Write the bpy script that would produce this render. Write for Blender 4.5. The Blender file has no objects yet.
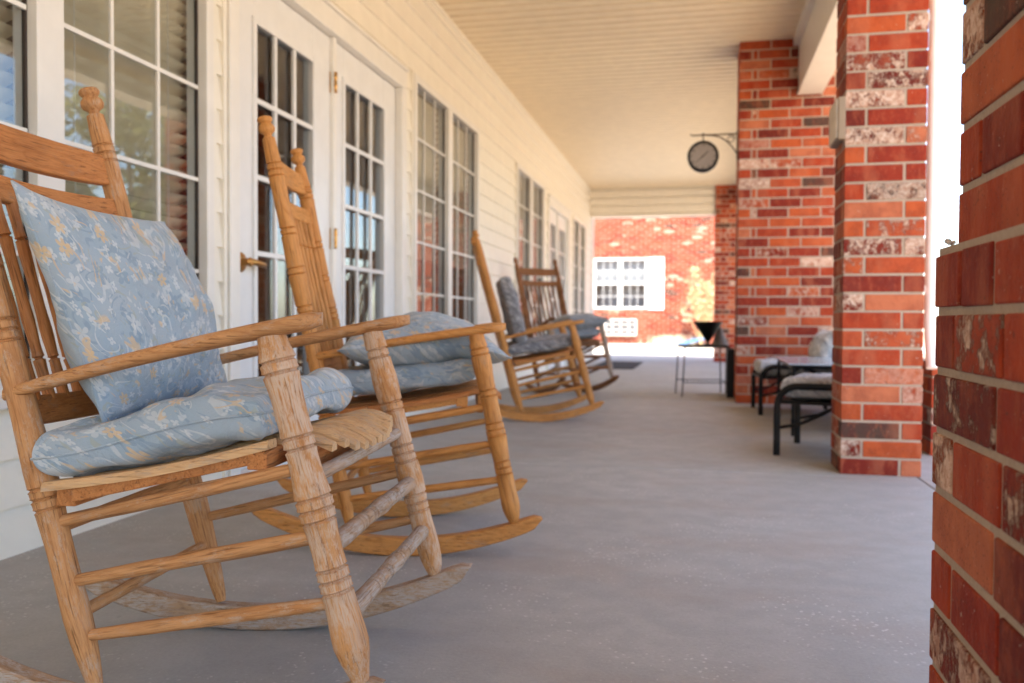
import bpy, bmesh, math, random
from mathutils import Vector, Matrix, noise
from math import sin, cos, pi, radians
random.seed(7)
scene = bpy.context.scene
# ------------------------------------------------------------------ camera
CH = 0.62
cam_d = bpy.data.cameras.new('camera'); cam = bpy.data.objects.new('camera', cam_d)
scene.collection.objects.link(cam); scene.camera = cam
yaw = math.atan(188/850); pitch = radians(1.38); roll = radians(0.3)
F0 = Vector((-sin(yaw), cos(yaw), 0)); R0 = Vector((cos(yaw), sin(yaw), 0)); U0 = Vector((0, 0, 1))
Fw = F0*cos(pitch)-U0*sin(pitch); Up = U0*cos(pitch)+F0*sin(pitch)
R2 = R0*cos(roll)+Up*sin(roll); U2 = Up*cos(roll)-R0*sin(roll)
cam.matrix_world = Matrix(((R2.x, U2.x, -Fw.x, 0), (R2.y, U2.y, -Fw.y, 0), (R2.z, U2.z, -Fw.z, CH), (0, 0, 0, 1)))
cam_d.sensor_width = 36; cam_d.lens = 36*850/1024; cam_d.clip_start = .05; cam_d.clip_end = 2000
cam_d.dof.use_dof = True; cam_d.dof.focus_distance = 1.28; cam_d.dof.aperture_fstop = 4.6
# ------------------------------------------------------------------ world and sun
SUN_EL, SUN_AZ = radians(58), radians(166)       # azimuth clockwise from +Y
w = bpy.data.worlds.new('World'); scene.world = w; w.use_nodes = True
nt = w.node_tree; nt.nodes.clear()
sky = nt.nodes.new('ShaderNodeTexSky'); sky.sky_type = 'NISHITA'; sky.sun_disc = False
sky.sun_elevation = SUN_EL; sky.sun_rotation = SUN_AZ; sky.air_density = 1.0; sky.dust_density = 1.0
bg = nt.nodes.new('ShaderNodeBackground'); bg.inputs['Strength'].default_value = 0.15
out = nt.nodes.new('ShaderNodeOutputWorld')
nt.links.new(sky.outputs[0], bg.inputs[0]); nt.links.new(bg.outputs[0], out.inputs[0])
sd = bpy.data.lights.new('sun', 'SUN'); sd.energy = 3.9; sd.angle = radians(.53); sd.color = (1, .93, .82)
so = bpy.data.objects.new('sun', sd); scene.collection.objects.link(so)
sv = Vector((sin(SUN_AZ)*cos(SUN_EL), cos(SUN_AZ)*cos(SUN_EL), sin(SUN_EL)))
so.rotation_euler = sv.to_track_quat('Z', 'Y').to_euler(); so.location = (6, -6, 12)
scene.view_settings.view_transform = 'Standard'; scene.view_settings.look = 'None'
scene.view_settings.gamma = 1; scene.view_settings.use_curve_mapping = False
scene.view_settings.exposure = 2.14
scene.cycles.max_bounces = 10; scene.cycles.diffuse_bounces = 7; scene.cycles.transparent_max_bounces = 16
scene.cycles.caustics_reflective = False; scene.cycles.caustics_refractive = False

# ------------------------------------------------------------------ node helper
class N:
    def __init__(s, name):
        s.m = bpy.data.materials.new(name); s.m.use_nodes = True; s.t = s.m.node_tree
        s.b = s.t.nodes['Principled BSDF']; s.co = s.t.nodes.new('ShaderNodeTexCoord')
    def new(s, k, **kw):
        n = s.t.nodes.new('ShaderNode'+k)
        for a, v in kw.items(): setattr(n, a, v)
        return n
    def put(s, sock, v):
        if v is None: return
        if isinstance(v, bpy.types.NodeSocket): s.t.links.new(v, sock)
        elif isinstance(v, (tuple, list)) and len(v) == 3 and sock.type == 'RGBA': sock.default_value = (*v, 1)
        else: sock.default_value = v
    def math(s, op, a, b=None, c=None, clamp=False):
        n = s.new('Math', operation=op, use_clamp=clamp); s.put(n.inputs[0], a); s.put(n.inputs[1], b); s.put(n.inputs[2], c); return n.outputs[0]
    def vm(s, op, a, b=None, out=0):
        n = s.new('VectorMath', operation=op); s.put(n.inputs[0], a)
        if op == 'SCALE': s.put(n.inputs['Scale'], b)
        else: s.put(n.inputs[1], b)
        return n.outputs[out if op not in ('LENGTH', 'DISTANCE') else 'Value']
    def mix(s, f, a, b, mode='MIX'):
        n = s.new('Mix', data_type='RGBA', blend_type=mode); s.put(n.inputs[0], f); s.put(n.inputs[6], a); s.put(n.inputs[7], b); return n.outputs[2]
    def noise(s, v, scale, detail=3, rough=.55, dist=0, out='Fac'):
        n = s.new('TexNoise'); s.put(n.inputs['Vector'], v); s.put(n.inputs['Scale'], scale); s.put(n.inputs['Detail'], detail)
        s.put(n.inputs['Roughness'], rough); s.put(n.inputs['Distortion'], dist); return n.outputs[out]
    def vor(s, v, scale, out='Distance', feature='F1', rnd=1):
        n = s.new('TexVoronoi', feature=feature); s.put(n.inputs['Vector'], v); s.put(n.inputs['Scale'], scale); s.put(n.inputs['Randomness'], rnd); return n.outputs[out]
    def map(s, v, sc=(1, 1, 1), loc=(0, 0, 0), rot=(0, 0, 0)):
        n = s.new('Mapping'); s.put(n.inputs['Vector'], v); n.inputs['Scale'].default_value = sc; n.inputs['Location'].default_value = loc; n.inputs['Rotation'].default_value = rot; return n.outputs[0]
    def ramp(s, f, stops, interp='LINEAR'):
        n = s.new('ValToRGB'); s.put(n.inputs[0], f); e = n.color_ramp; e.interpolation = interp
        while len(e.elements) > len(stops): e.elements.remove(e.elements[-1])
        while len(e.elements) < len(stops): e.elements.new(1)
        for el, (p, c) in zip(e.elements, stops):
            el.position = p; el.color = (c, c, c, 1) if not isinstance(c, tuple) else (*c, 1)
        return n.outputs[0]
    def ss(s, v, a, b):    # smoothstep-ish mask
        n = s.new('MapRange', interpolation_type='SMOOTHSTEP'); s.put(n.inputs[0], v); n.inputs[1].default_value = a; n.inputs[2].default_value = b; return n.outputs[0]
    def fin(s, col=None, rough=None, bump=None, bs=.3, bd=.002, metal=0, spec=None):
        s.put(s.b.inputs['Base Color'], col); s.put(s.b.inputs['Roughness'], rough); s.b.inputs['Metallic'].default_value = metal
        if spec is not None: s.b.inputs['Specular IOR Level'].default_value = spec
        if bump is not None:
            n = s.new('Bump'); n.inputs['Strength'].default_value = bs; n.inputs['Distance'].default_value = bd; s.put(n.inputs['Height'], bump)
            s.t.links.new(n.outputs[0], s.b.inputs['Normal'])
        return s.m

def wood(name, light, mid, dark, weather=0., rough=.5, grey=(.36, .31, .27)):
    s = N(name); oi = s.new('ObjectInfo')
    off = s.vm('SCALE', oi.outputs['Random'], 17.3)
    cv = s.new('CombineXYZ'); s.put(cv.inputs[0], s.math('MULTIPLY', oi.outputs['Random'], 13.7)); s.put(cv.inputs[1], s.math('MULTIPLY', oi.outputs['Random'], 5.1)); s.put(cv.inputs[2], s.math('MULTIPLY', oi.outputs['Random'], 31.))
    v = s.vm('ADD', s.co.outputs['Object'], cv.outputs[0])
    g = s.map(v, (1, 1, .11))
    n0 = s.noise(g, 22, 2, .5, .6)                     # broad figure
    rings = s.math('FRACT', s.math('MULTIPLY', n0, 8.))
    ring = s.math('ABSOLUTE', s.math('SUBTRACT', s.math('MULTIPLY', rings, 2), 1))
    fine = s.noise(s.map(v, (1, 1, .055)), 430, 4, .75)
    pores = s.ss(s.noise(s.map(v, (1, 1, .05)), 260, 2, .6), .56, .7)
    c = s.mix(s.ramp(ring, [(0.0, 0.), (.35, .75), (1., 1.)]), mid, light)
    c = s.mix(s.math('MULTIPLY', s.ss(fine, .42, .68), .33), c, dark)
    c = s.mix(s.math('MULTIPLY', pores, .55), c, tuple(x*.55 for x in dark))
    big = s.noise(v, 6, 3, .6)
    c = s.mix(s.math('MULTIPLY', s.ss(big, .5, .75), .3), c, dark)
    hv = s.math('ADD', s.math('MULTIPLY', fine, .6), s.math('MULTIPLY', ring, .35))
    hv = s.math('SUBTRACT', hv, s.math('MULTIPLY', pores, .5))
    if weather > 0:
        wn = s.noise(s.map(v, (1, 1, .45)), 30, 7, .78)
        wm = s.math('MULTIPLY', s.math('MULTIPLY', s.ss(wn, .58-.14*weather, .70-.14*weather), s.ss(s.noise(v, 5, 2), .40-.1*weather, .58-.1*weather)), s.ss(fine, .38, .54))
        c = s.mix(s.math('MULTIPLY', wm, min(.85, .5+.35*weather)), c, grey)
        hv = s.math('SUBTRACT', hv, s.math('MULTIPLY', wm, .35))
    r = s.math('ADD', rough, s.math('MULTIPLY', fine, .2))
    return s.fin(c, r, hv, .8, .0014, spec=.25)

def plain(name, col, rough=.5, metal=0, bscale=0, bs=.15, var=.06, spec=.5):
    s = N(name); n = s.noise(s.co.outputs['Object'], 9, 4, .6)
    c = s.mix(s.ss(n, .3, .75), tuple(x*(1-var) for x in col), tuple(min(1, x*(1+var)) for x in col))
    b = s.noise(s.co.outputs['Object'], bscale, 3, .6) if bscale else None
    return s.fin(c, rough, b, bs, .002, metal, spec)

def brick_mat(name='fired brick', far=False):
    s = N(name); a = s.new('Attribute'); a.attribute_name = 'bk'
    sp = s.new('SeparateColor'); s.put(sp.inputs[0], a.outputs['Color'])
    R_, G_, B_ = sp.outputs
    v = s.vm('ADD', s.co.outputs['Object'], s.vm('SCALE', a.outputs['Color'], 9.))
    base = s.ramp(R_, [(0., (.46, .085, .022)), (.22, (.36, .045, .013)), (.40, (.20, .018, .008)), (.56, (.43, .075, .024)), (.70, (.50, .15, .070)), (.82, (.27, .028, .011)), (.91, (.14, .016, .009)), (.96, (.075, .042, .030))], 'CONSTANT')
    n1 = s.noise(v, 14, 4, .6); n2 = s.noise(v, 70, 4, .7)
    drag = s.noise(s.map(v, (1, 1, .45)), 48, 6, .75)
    base = s.mix(s.math('MULTIPLY', s.ss(n1, .40, .62), .55), base, s.mix(.6, base, (.13, .008, .005)))
    base = s.mix(s.math('MULTIPLY', s.ss(drag, .48, .62), .24), base, (.50, .13, .055))
    base = s.mix(s.math('MULTIPLY', s.ss(s.noise(s.map(v, (1, 1, .3)), 11, 2, .5), .5, .64), .3), base, (.50, .16, .08))
    # slurry: pale crackled coat, only on some bricks
    wn = s.noise(s.map(v, (1, 1, .8)), 24, 9, .80, .1)
    amt = s.ss(G_, .80, .90)
    thr = s.math('SUBTRACT', wn, s.math('MULTIPLY', B_, .12))
    wm = s.math('MULTIPLY', s.ss(thr, .38, .47), amt)
    tiny = s.math('MULTIPLY', s.ss(s.noise(v, 60, 4, .7), .67, .71), .8)
    wm = s.math('MAXIMUM', wm, tiny)
    base = s.mix(s.math('MULTIPLY', wm, .80), base, s.mix(s.ss(n2, .35, .65), (.50, .30, .21), (.78, .62, .50)))
    spk = s.ss(s.vor(v, 95), .0, .16)
    base = s.mix(s.math('MULTIPLY', s.math('SUBTRACT', 1, spk), s.math('MULTIPLY', s.ss(n1, .45, .6), .6)), base, (.62, .45, .36))
    drk = s.math('MAXIMUM', s.ss(s.noise(v, 45, 3, .6), .66, .74), s.math('MULTIPLY', s.math('SUBTRACT', 1, s.ss(s.vor(s.vm('ADD', v, (3.3, 1.7, .9)), 150), .12, .26)), s.ss(n1, .40, .55)))
    base = s.mix(s.math('MULTIPLY', drk, .6), base, (.06, .025, .018))
    h = s.math('ADD', s.math('MULTIPLY', s.math('ADD', n2, s.math('MULTIPLY', drag, .6)), .5), s.math('ADD', s.math('MULTIPLY', n1, .8), s.math('MULTIPLY', wm, .45)))
    return s.fin(base, .72, h, 1., .005, spec=.22)

def mortar_mat():
    s = N('mortar'); v = s.co.outputs['Object']; n = s.noise(v, 160, 4, .7)
    c = s.mix(n, (.36, .27, .20), (.56, .45, .36))
    return s.fin(c, .95, s.math('ADD', n, s.noise(v, 30, 3)), .9, .004, spec=.2)

def concrete(name, a, b, sc=1., joint=False):
    s = N(name); v = s.co.outputs['Object']
    n1 = s.noise(v, 1.1*sc, 6, .62); n2 = s.noise(v, 9*sc, 5, .65); n3 = s.noise(v, 130, 4, .7)
    c = s.mix(s.ss(n1, .3, .7), a, b)
    c = s.mix(s.math('MULTIPLY', s.ss(n2, .35, .65), .42), c, tuple(x*.74 for x in a))
    c = s.mix(s.math('MULTIPLY', s.ss(s.noise(s.map(v, (.45, 1, 1)), 3.2, 4, .6), .48, .66), .42), c, (.33, .25, .20))
    w1 = s.noise(v, 3.0, 3, .6)
    sp = s.math('MULTIPLY', s.math('SUBTRACT', 1, s.ss(s.vor(s.vm('ADD', v, s.vm('SCALE', s.noise(v, 40, 2, out='Color'), .02)), 60), .10, .26)), s.ss(w1, .44, .62))
    c = s.mix(.35, c, s.mix(n3, tuple(x*.55 for x in a), tuple(min(1, x*1.4) for x in b)))
    sp2 = s.ss(s.noise(v, 70, 5, .8), .63, .70)
    c = s.mix(s.math('MULTIPLY', s.math('MAXIMUM', sp, s.math('MULTIPLY', sp2, .9)), .5), c, (.85, .83, .80))
    dk = s.ss(s.noise(v, 38, 4, .7), .66, .74); c = s.mix(s.math('MULTIPLY', dk, .45), c, tuple(x*.5 for x in a))
    r = s.math('ADD', .42, s.math('MULTIPLY', n2, .35))
    return s.fin(c, r, s.math('ADD', s.math('MULTIPLY', n3, .5), s.math('MULTIPLY', n2, .7)), .35, .003, spec=.4)

def fabric(name, base, base2, white, gold, dark, olive, scale=1., off=(0, 0, 0)):
    scale *= 1.25
    s = N(name); sx_ = s.new('SeparateXYZ'); s.put(sx_.inputs[0], s.co.outputs['Object']); cx_ = s.new('CombineXYZ'); zz_ = s.math('MULTIPLY', sx_.outputs[2], .9)
    s.put(cx_.inputs[0], s.math('ADD', sx_.outputs[0], zz_)); s.put(cx_.inputs[1], s.math('ADD', sx_.outputs[1], zz_)); v0 = s.map(cx_.outputs[0], (1, 1, 0), off)
    wrp = s.vm('SCALE', s.vm('SUBTRACT', s.noise(v0, 9*scale, 2, .5, out='Color'), (.5, .5, .5)), .035/scale)
    v = s.vm('ADD', v0, wrp)
    c = s.mix(s.ss(s.noise(v0, 10, 3), .35, .7), base, base2)
    def flower(sc, seed, petals, r0, r1, dens):
        vv = s.map(v, (1, 1, 1), (seed*1.37, seed*.73, 0))
        vn = s.new('TexVoronoi', feature='F1'); s.put(vn.inputs['Vector'], vv); vn.inputs['Scale'].default_value = sc*scale; vn.voronoi_dimensions = '2D'
        vn.inputs['Randomness'].default_value = .85
        d = s.vm('SUBTRACT', vv, vn.outputs['Position']); sx = s.new('SeparateXYZ'); s.put(sx.inputs[0], d)
        ang = s.math('ARCTAN2', sx.outputs[1], sx.outputs[0]); rad = s.math('MULTIPLY', s.vm('LENGTH', d), sc*scale)
        cs = s.new('SeparateColor'); s.put(cs.inputs[0], vn.outputs['Color'])
        pet = s.math('ABSOLUTE', s.math('COSINE', s.math('ADD', s.math('MULTIPLY', ang, petals/2), s.math('MULTIPLY', cs.outputs[1], 6.28))))
        lim = s.math('ADD', r0, s.math('MULTIPLY', pet, r1))
        m = s.math('SUBTRACT', 1, s.ss(s.math('SUBTRACT', rad, lim), -.02, .02))
        hole = s.ss(rad, r0*.35, r0*.6)
        pick = s.math('LESS_THAN', cs.outputs[0], dens)
        return s.math('MULTIPLY', s.math('MULTIPLY', m, hole), pick)
    def curls(sc, seed, wd, a, b):
        vv = s.map(v, (1, 1, 1), (seed, seed*2.1, seed*.4))
        n = s.noise(vv, sc*scale, 1.2, .5, 1.6)
        k = s.math('ABSOLUTE', s.math('SUBTRACT', s.math('FRACT', s.math('MULTIPLY', n, 7)), .5))
        ln = s.math('SUBTRACT', 1, s.ss(k, wd*.6, wd))
        brk = s.ss(s.noise(vv, 26*scale, 2), a, b)
        return s.math('MULTIPLY', ln, brk)
    c = s.mix(s.math('MULTIPLY', curls(7, 3.1, .17, .50, .56), .5), c, dark)
    c = s.mix(s.math('MULTIPLY', flower(17, 6, 5, .14, .18, .42), .5), c, dark)
    c = s.mix(s.math('MULTIPLY', curls(8, 7.7, .12, .54, .58), .55), c, olive)
    c = s.mix(s.math('MULTIPLY', curls(6, 1.3, .09, .47, .53), .5), c, white)
    c = s.mix(s.math('MULTIPLY', flower(15, 2, 5, .10, .19, .42), .48), c, white)
    c = s.mix(s.math('MULTIPLY', flower(34, 8, 4, .12, .20, .45), .6), c, white)
    c = s.mix(s.math('MULTIPLY', curls(7, 11.7, .15, .55, .60), .65), c, gold)
    c = s.mix(s.math('MULTIPLY', flower(19, 4, 6, .13, .20, .22), .75), c, gold)
    weave = s.noise(s.co.outputs['Object'], 900, 2, .6)
    wr = s.noise(s.co.outputs['Object'], 14, 4, .6, 1.)
    s.b.inputs['Sheen Weight'].default_value = .25; s.b.inputs['Sheen Roughness'].default_value = .5
    return s.fin(c, .9, s.math('ADD', s.math('MULTIPLY', weave, .12), wr), .9, .012, spec=.15)

def glass_mat(name, tint=(.9, .93, .95), ior=1.9, rough=0.):
    s = N(name); t = s.t; t.nodes.remove(s.b); o = [n for n in t.nodes if n.type == 'OUTPUT_MATERIAL'][0]
    tr = s.new('BsdfTransparent'); tr.inputs[0].default_value = (*tint, 1); gl = s.new('BsdfGlossy'); gl.inputs['Roughness'].default_value = rough
    lw = s.new('LayerWeight'); lw.inputs[0].default_value = .5
    fr_ = s.math('ADD', (ior-1.)*.10, s.math('MULTIPLY', .9, s.math('POWER', lw.outputs['Facing'], 4.5)), clamp=True)
    n = s.noise(s.co.outputs['Object'], 1.6, 2); bm = s.new('Bump'); bm.inputs['Strength'].default_value = .04; bm.inputs['Distance'].default_value = .02
    s.put(bm.inputs['Height'], n); t.links.new(bm.outputs[0], gl.inputs['Normal'])
    mx = s.new('MixShader'); t.links.new(fr_, mx.inputs[0]); t.links.new(tr.outputs[0], mx.inputs[1]); t.links.new(gl.outputs[0], mx.inputs[2]); t.links.new(mx.outputs[0], o.inputs[0])
    return s.m

def leaf_mat(name, a, b):
    s = N(name); g = s.new('NewGeometry')
    c = s.mix(g.outputs['Random Per Island'], a, b); s.b.inputs['Subsurface Weight'].default_value = 0
    return s.fin(c, .6, spec=.3)

M_oak_w = wood('weathered oak', (.56, .28, .110), (.45, .20, .070), (.17, .062, .022), 1.15, .58, (.58, .43, .32))
M_oak_1 = wood('aged oak', (.54, .27, .110), (.43, .19, .068), (.15, .056, .019), .62, .55, (.50, .37, .27))
M_oak_g = wood('grey weathered oak', (.42, .26, .15), (.32, .20, .12), (.16, .09, .05), 1.3, .7, (.46, .39, .34))
M_oak_seat = wood('bare seat oak', (.62, .39, .20), (.56, .33, .155), (.34, .18, .075), .7, .6, (.46, .34, .24))
M_oak_b = wood('back oak', (.50, .20, .062), (.40, .145, .040), (.17, .052, .016), .25, .45, (.30, .18, .11))
M_oak_s = wood('honey oak', (.62, .28, .080), (.50, .205, .050), (.22, .075, .020), .35, .42, (.40, .25, .15))
M_oak_d = wood('dark oak', (.28, .12, .045), (.21, .08, .03), (.09, .03, .012), .3, .45, (.24, .16, .11))
M_brick = brick_mat(); M_mortar = mortar_mat()
M_floor = concrete('porch concrete', (.345, .340, .325), (.43, .425, .405))
M_pave = concrete('pale concrete paving', (.56, .50, .42), (.66, .60, .52))
M_siding = plain('cream vinyl siding', (.79, .745, .66), .38, bscale=60, bs=.05, var=.03)
M_trim = plain('white painted trim', (.75, .72, .68), .35, bscale=50, bs=.08, var=.03)
M_door = plain('white painted door', (.72, .71, .71), .33, bscale=40, bs=.05, var=.03)
M_ceil = plain('cream soffit vinyl', (.78, .665, .49), .5, bscale=80, bs=.05, var=.04)
M_frame_dark = plain('bronze gasket', (.05, .035, .028), .5)
M_glass = glass_mat('window glass'); M_glass_t = glass_mat('table glass', (.75, .82, .86), 1.7)
M_blind = plain('blind slat', (.78, .66, .46), .6, var=.04)
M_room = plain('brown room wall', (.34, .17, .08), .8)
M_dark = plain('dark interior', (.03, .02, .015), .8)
M_brass = plain('brass', (.55, .30, .10), .3, metal=1)
M_black = plain('black painted metal', (.006, .005, .005), .5, bscale=90, bs=.1, spec=.25)
M_white = plain('white painted metal', (.82, .80, .77), .4)
M_blue = fabric('blue paisley cotton', (.30, .375, .44), (.35, .405, .455), (.60, .61, .60), (.62, .43, .23), (.18, .26, .34), (.35, .36, .27))
M_blue2 = fabric('blue paisley cotton faded', (.29, .36, .42), (.34, .385, .43), (.56, .57, .56), (.62, .42, .22), (.16, .24, .33), (.34, .35, .27), .9, (.7, .3, 0))
M_charc = fabric('charcoal scroll cotton', (.19, .185, .20), (.25, .24, .25), (.52, .50, .49), (.35, .30, .27), (.03, .03, .035), (.26, .24, .24), .8)
M_greyf = fabric('grey scroll cotton', (.20, .21, .23), (.25, .26, .28), (.34, .34, .35), (.30, .28, .26), (.12, .12, .14), (.2, .2, .2), .8)
M_pale = fabric('pale leaf cotton', (.42, .42, .42), (.52, .51, .50), (.78, .77, .75), (.35, .30, .27), (.10, .10, .12), (.38, .38, .36), .8)
M_mat = plain('dark rubber', (.025, .025, .028), .9)

# ------------------------------------------------------------------ object helpers
def link(o): scene.collection.objects.link(o); return o
def mobj(name, vs, fs, mat, parent=None, M=None, smooth=False):
    me = bpy.data.meshes.new(name); me.from_pydata([tuple(v) for v in vs], [], fs); me.validate(); me.update()
    bm = bmesh.new(); bm.from_mesh(me); bmesh.ops.recalc_face_normals(bm, faces=bm.faces); bm.to_mesh(me); bm.free()
    me.materials.append(mat); o = link(bpy.data.objects.new(name, me))
    if smooth is True: me.shade_smooth()
    elif smooth:
        me.shade_smooth(); me.set_sharp_from_angle(angle=radians(smooth))
    if parent: o.parent = parent
    if M is not None: o.matrix_basis = M
    return o
def tag(o, label, cat, group=None):
    o['label'] = label; o['category'] = cat
    if group: o['group'] = group
    return o
def struct(o): o['kind'] = 'structure'; return o
def thing(name, label, cat, M=None, loc=None, group=None):
    e = link(bpy.data.objects.new(name, None)); e.empty_display_size = .1
    if M is not None: e.matrix_basis = M
    if loc is not None: e.location = loc
    return tag(e, label, cat, group)
class MB:
    def __init__(s): s.v = []; s.f = []
    def add(s, vs, fs):
        k = len(s.v); s.v += [Vector(v) for v in vs]; s.f += [tuple(i+k for i in f) for f in fs]; return s
    def box(s, a, b):
        (x0, y0, z0), (x1, y1, z1) = a, b
        return s.add([(x0, y0, z0), (x1, y0, z0), (x1, y1, z0), (x0, y1, z0), (x0, y0, z1), (x1, y0, z1), (x1, y1, z1), (x0, y1, z1)],
                     [(0, 3, 2, 1), (4, 5, 6, 7), (0, 1, 5, 4), (1, 2, 6, 5), (2, 3, 7, 6), (3, 0, 4, 7)])
    def tube(s, pts, r, seg=10, closed=False):
        pts = [Vector(p) for p in pts]; n = len(pts); rings = []
        up = Vector((0, 0, 1)); prev = None
        for i, p in enumerate(pts):
            a = pts[(i-1) % n] if (closed or i) else p; b = pts[(i+1) % n] if (closed or i < n-1) else p
            t = (b-a).normalized()
            x = prev - t*prev.dot(t) if prev is not None else (t.cross(up) if abs(t.dot(up)) < .95 else t.cross(Vector((1, 0, 0))))
            x.normalize(); prev = x; y = t.cross(x); rr = r[i] if isinstance(r, (list, tuple)) else r
            rings.append([p+x*rr*cos(2*pi*k/seg)+y*rr*sin(2*pi*k/seg) for k in range(seg)])
        vs = [q for rg in rings for q in rg]; fs = []
        for i in range(n if closed else n-1):
            j = (i+1) % n
            for k in range(seg): fs.append((i*seg+k, i*seg+(k+1) % seg, j*seg+(k+1) % seg, j*seg+k))
        if not closed: fs += [tuple(range(seg))[::-1], tuple((n-1)*seg+k for k in range(seg))]
        return s.add(vs, fs)
    def lathe(s, prof, seg=20, M=None):
        vs = [Vector((r*cos(2*pi*k/seg), r*sin(2*pi*k/seg), z)) for z, r in prof for k in range(seg)]; n = len(prof)
        fs = [(i*seg+k, i*seg+(k+1) % seg, (i+1)*seg+(k+1) % seg, (i+1)*seg+k) for i in range(n-1) for k in range(seg)]
        fs += [tuple(range(seg))[::-1], tuple((n-1)*seg+k for k in range(seg))]
        if M is not None: vs = [M @ v for v in vs]
        return s.add(vs, fs)
    def prism(s, outline, axis, a, b):       # outline: 2-D points; axis 'y': (x,z) extruded in y ; 'z': (x,y) ; 'x': (y,z)
        f = {'y': lambda p, t: (p[0], t, p[1]), 'z': lambda p, t: (p[0], p[1], t), 'x': lambda p, t: (t, p[0], p[1])}[axis]
        n = len(outline); vs = [f(p, a) for p in outline]+[f(p, b) for p in outline]
        return s.add(vs, [tuple(range(n)), tuple(range(2*n-1, n-1, -1))]+[(i, (i+1) % n, n+(i+1) % n, n+i) for i in range(n)])
    def build(s, name, mat, parent=None, M=None, smooth=False, bevel=0, seg=2):
        if M is not None: Mi = M.inverted(); vs = [Mi @ v for v in s.v]
        else: vs = s.v
        o = mobj(name, vs, s.f, mat, parent, M, smooth)
        if bevel:
            m = o.modifiers.new('bevel', 'BEVEL'); m.width = bevel; m.segments = seg; m.limit_method = 'ANGLE'; m.angle_limit = radians(40)
        return o
def axis_M(a, b):                # frame whose z runs from a to b
    a, b = Vector(a), Vector(b); return Matrix.Translation(a) @ (b-a).to_track_quat('Z', 'Y').to_matrix().to_4x4()

# ------------------------------------------------------------------ brickwork
def brickwork(bricks_cb, pitch=.0746):
    pass
class Bricks:
    def __init__(s, seed, coat=1.): s.mb = MB(); s.col = []; s.r = random.Random(seed); s.coat = coat
    def brick(s, a, b):
        r = s.r; e = .0016
        a = [x+r.uniform(-e, e)*.6 for x in a]; b = [x+r.uniform(-e, e)*.6 for x in b]
        k = len(s.mb.f); s.mb.box(a, b); c = (r.random(), r.random()**s.coat, r.random(), 1); s.col += [c]*6
    def build(s, name, parent=None, bevel=.0025, mat=None):
        o = s.mb.build(name, mat or M_brick, parent, bevel=bevel, seg=2)
        at = o.data.color_attributes.new('bk', 'FLOAT_COLOR', 'CORNER')
        for p in o.data.polygons:
            for li in p.loop_indices: at.data[li].color = s.col[p.index]
        return o
def run(r, a, b, L, j, first=None):     # cut the span a..b into bricks
    out = []; x = a; n = 0
    while x < b-.004:
        l = first if (n == 0 and first) else L
        if b-(x+l) < .03: l = b-x
        out.append((x, min(b, x+l))); x += l+j; n += 1
    return out
def pier(B, x0, x1, y0, y1, z0, z1, pitch=.0746, L=.222, D=.076, j=.010, heads=None, phase=0):
    n = int(math.ceil((z1-z0)/pitch-1e-4))
    for i in range(n):
        a = z0+i*pitch; b = min(a+pitch-j, z1); LL = L if not (heads and i in heads) else .098
        if b-a < .01: continue
        ev = (i+phase) % 2 == 0; g = D+j; fst = None
        if ev: fx = (x0, x1-g); rx = (y0, y1-g); bx = (x0+g, x1); lx = (y0+g, y1)
        else: fx = (x0+g, x1); lx = (y0, y1-g); bx = (x0, x1-g); rx = (y0+g, y1)
        def sp(t, flip): # let partial bricks fall at the inner end
            q = run(B.r, t[0], t[1], LL, j)
            return [(t[0]+t[1]-d, t[0]+t[1]-c) for c, d in q] if flip else q
        for c, d in sp(fx, not ev): B.brick((c, y0, a), (d, y0+D, b))
        for c, d in sp(bx, ev): B.brick((c, y1-D, a), (d, y1, b))
        for c, d in sp(lx, ev): B.brick((x0, c, a), (x0+D, d, b))
        for c, d in sp(rx, not ev): B.brick((x1-D, c, a), (x1, d, b))
def pier_thing(label, boxes, seed, group, coat=1., bev=.0025):
    x0, x1, y0, y1 = boxes[0][:4]
    t = thing('brick_pillar', label, 'brick pillar', loc=((x0+x1)/2, (y0+y1)/2, 0), group=group); t.matrix_basis = Matrix.Identity(4)
    B = Bricks(seed, coat); m = MB()
    for (a0, a1, b0, b1, z0, z1, kw) in boxes:
        pier(B, a0, a1, b0, b1, z0, z1, **kw)
        k = .0035; m.box((a0+k, b0+k, z0), (a1-k, b1-k, z1-.0005))
    B.build('bricks', t, bev); m.build('mortar_core', M_mortar, t)
    return t
GP = 'brick pillars along the open side of the porch'
CZ = 2.75
pn = .0735
pier_thing('rough red brick pillar nearest the camera with a thicker base and ledge',
    [(.287, .78, .45, 1.155, -.022, .713, dict(pitch=pn, heads=(9,), phase=1)), (.310, .755, .475, 1.148, .716, CZ, dict(pitch=pn))], 11, GP, coat=.55)
pier_thing('slim square red brick pillar in the middle with a plaque on its side',
    [(.567, .875, 3.682, 3.945, 0, CZ, {})], 23, GP)
pier_thing('wide red brick pier behind the patio chairs carrying the clock bracket',
    [(.275, 1.10, 6.73, 7.165, 0, CZ, dict(D=.088))], 5, GP)
pier_thing('farthest red brick pillar at the end of the porch by the funnel planter',
    [(.215, .85, 13.65, 14.15, 0, CZ, {})], 9, GP, bev=0)

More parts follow.
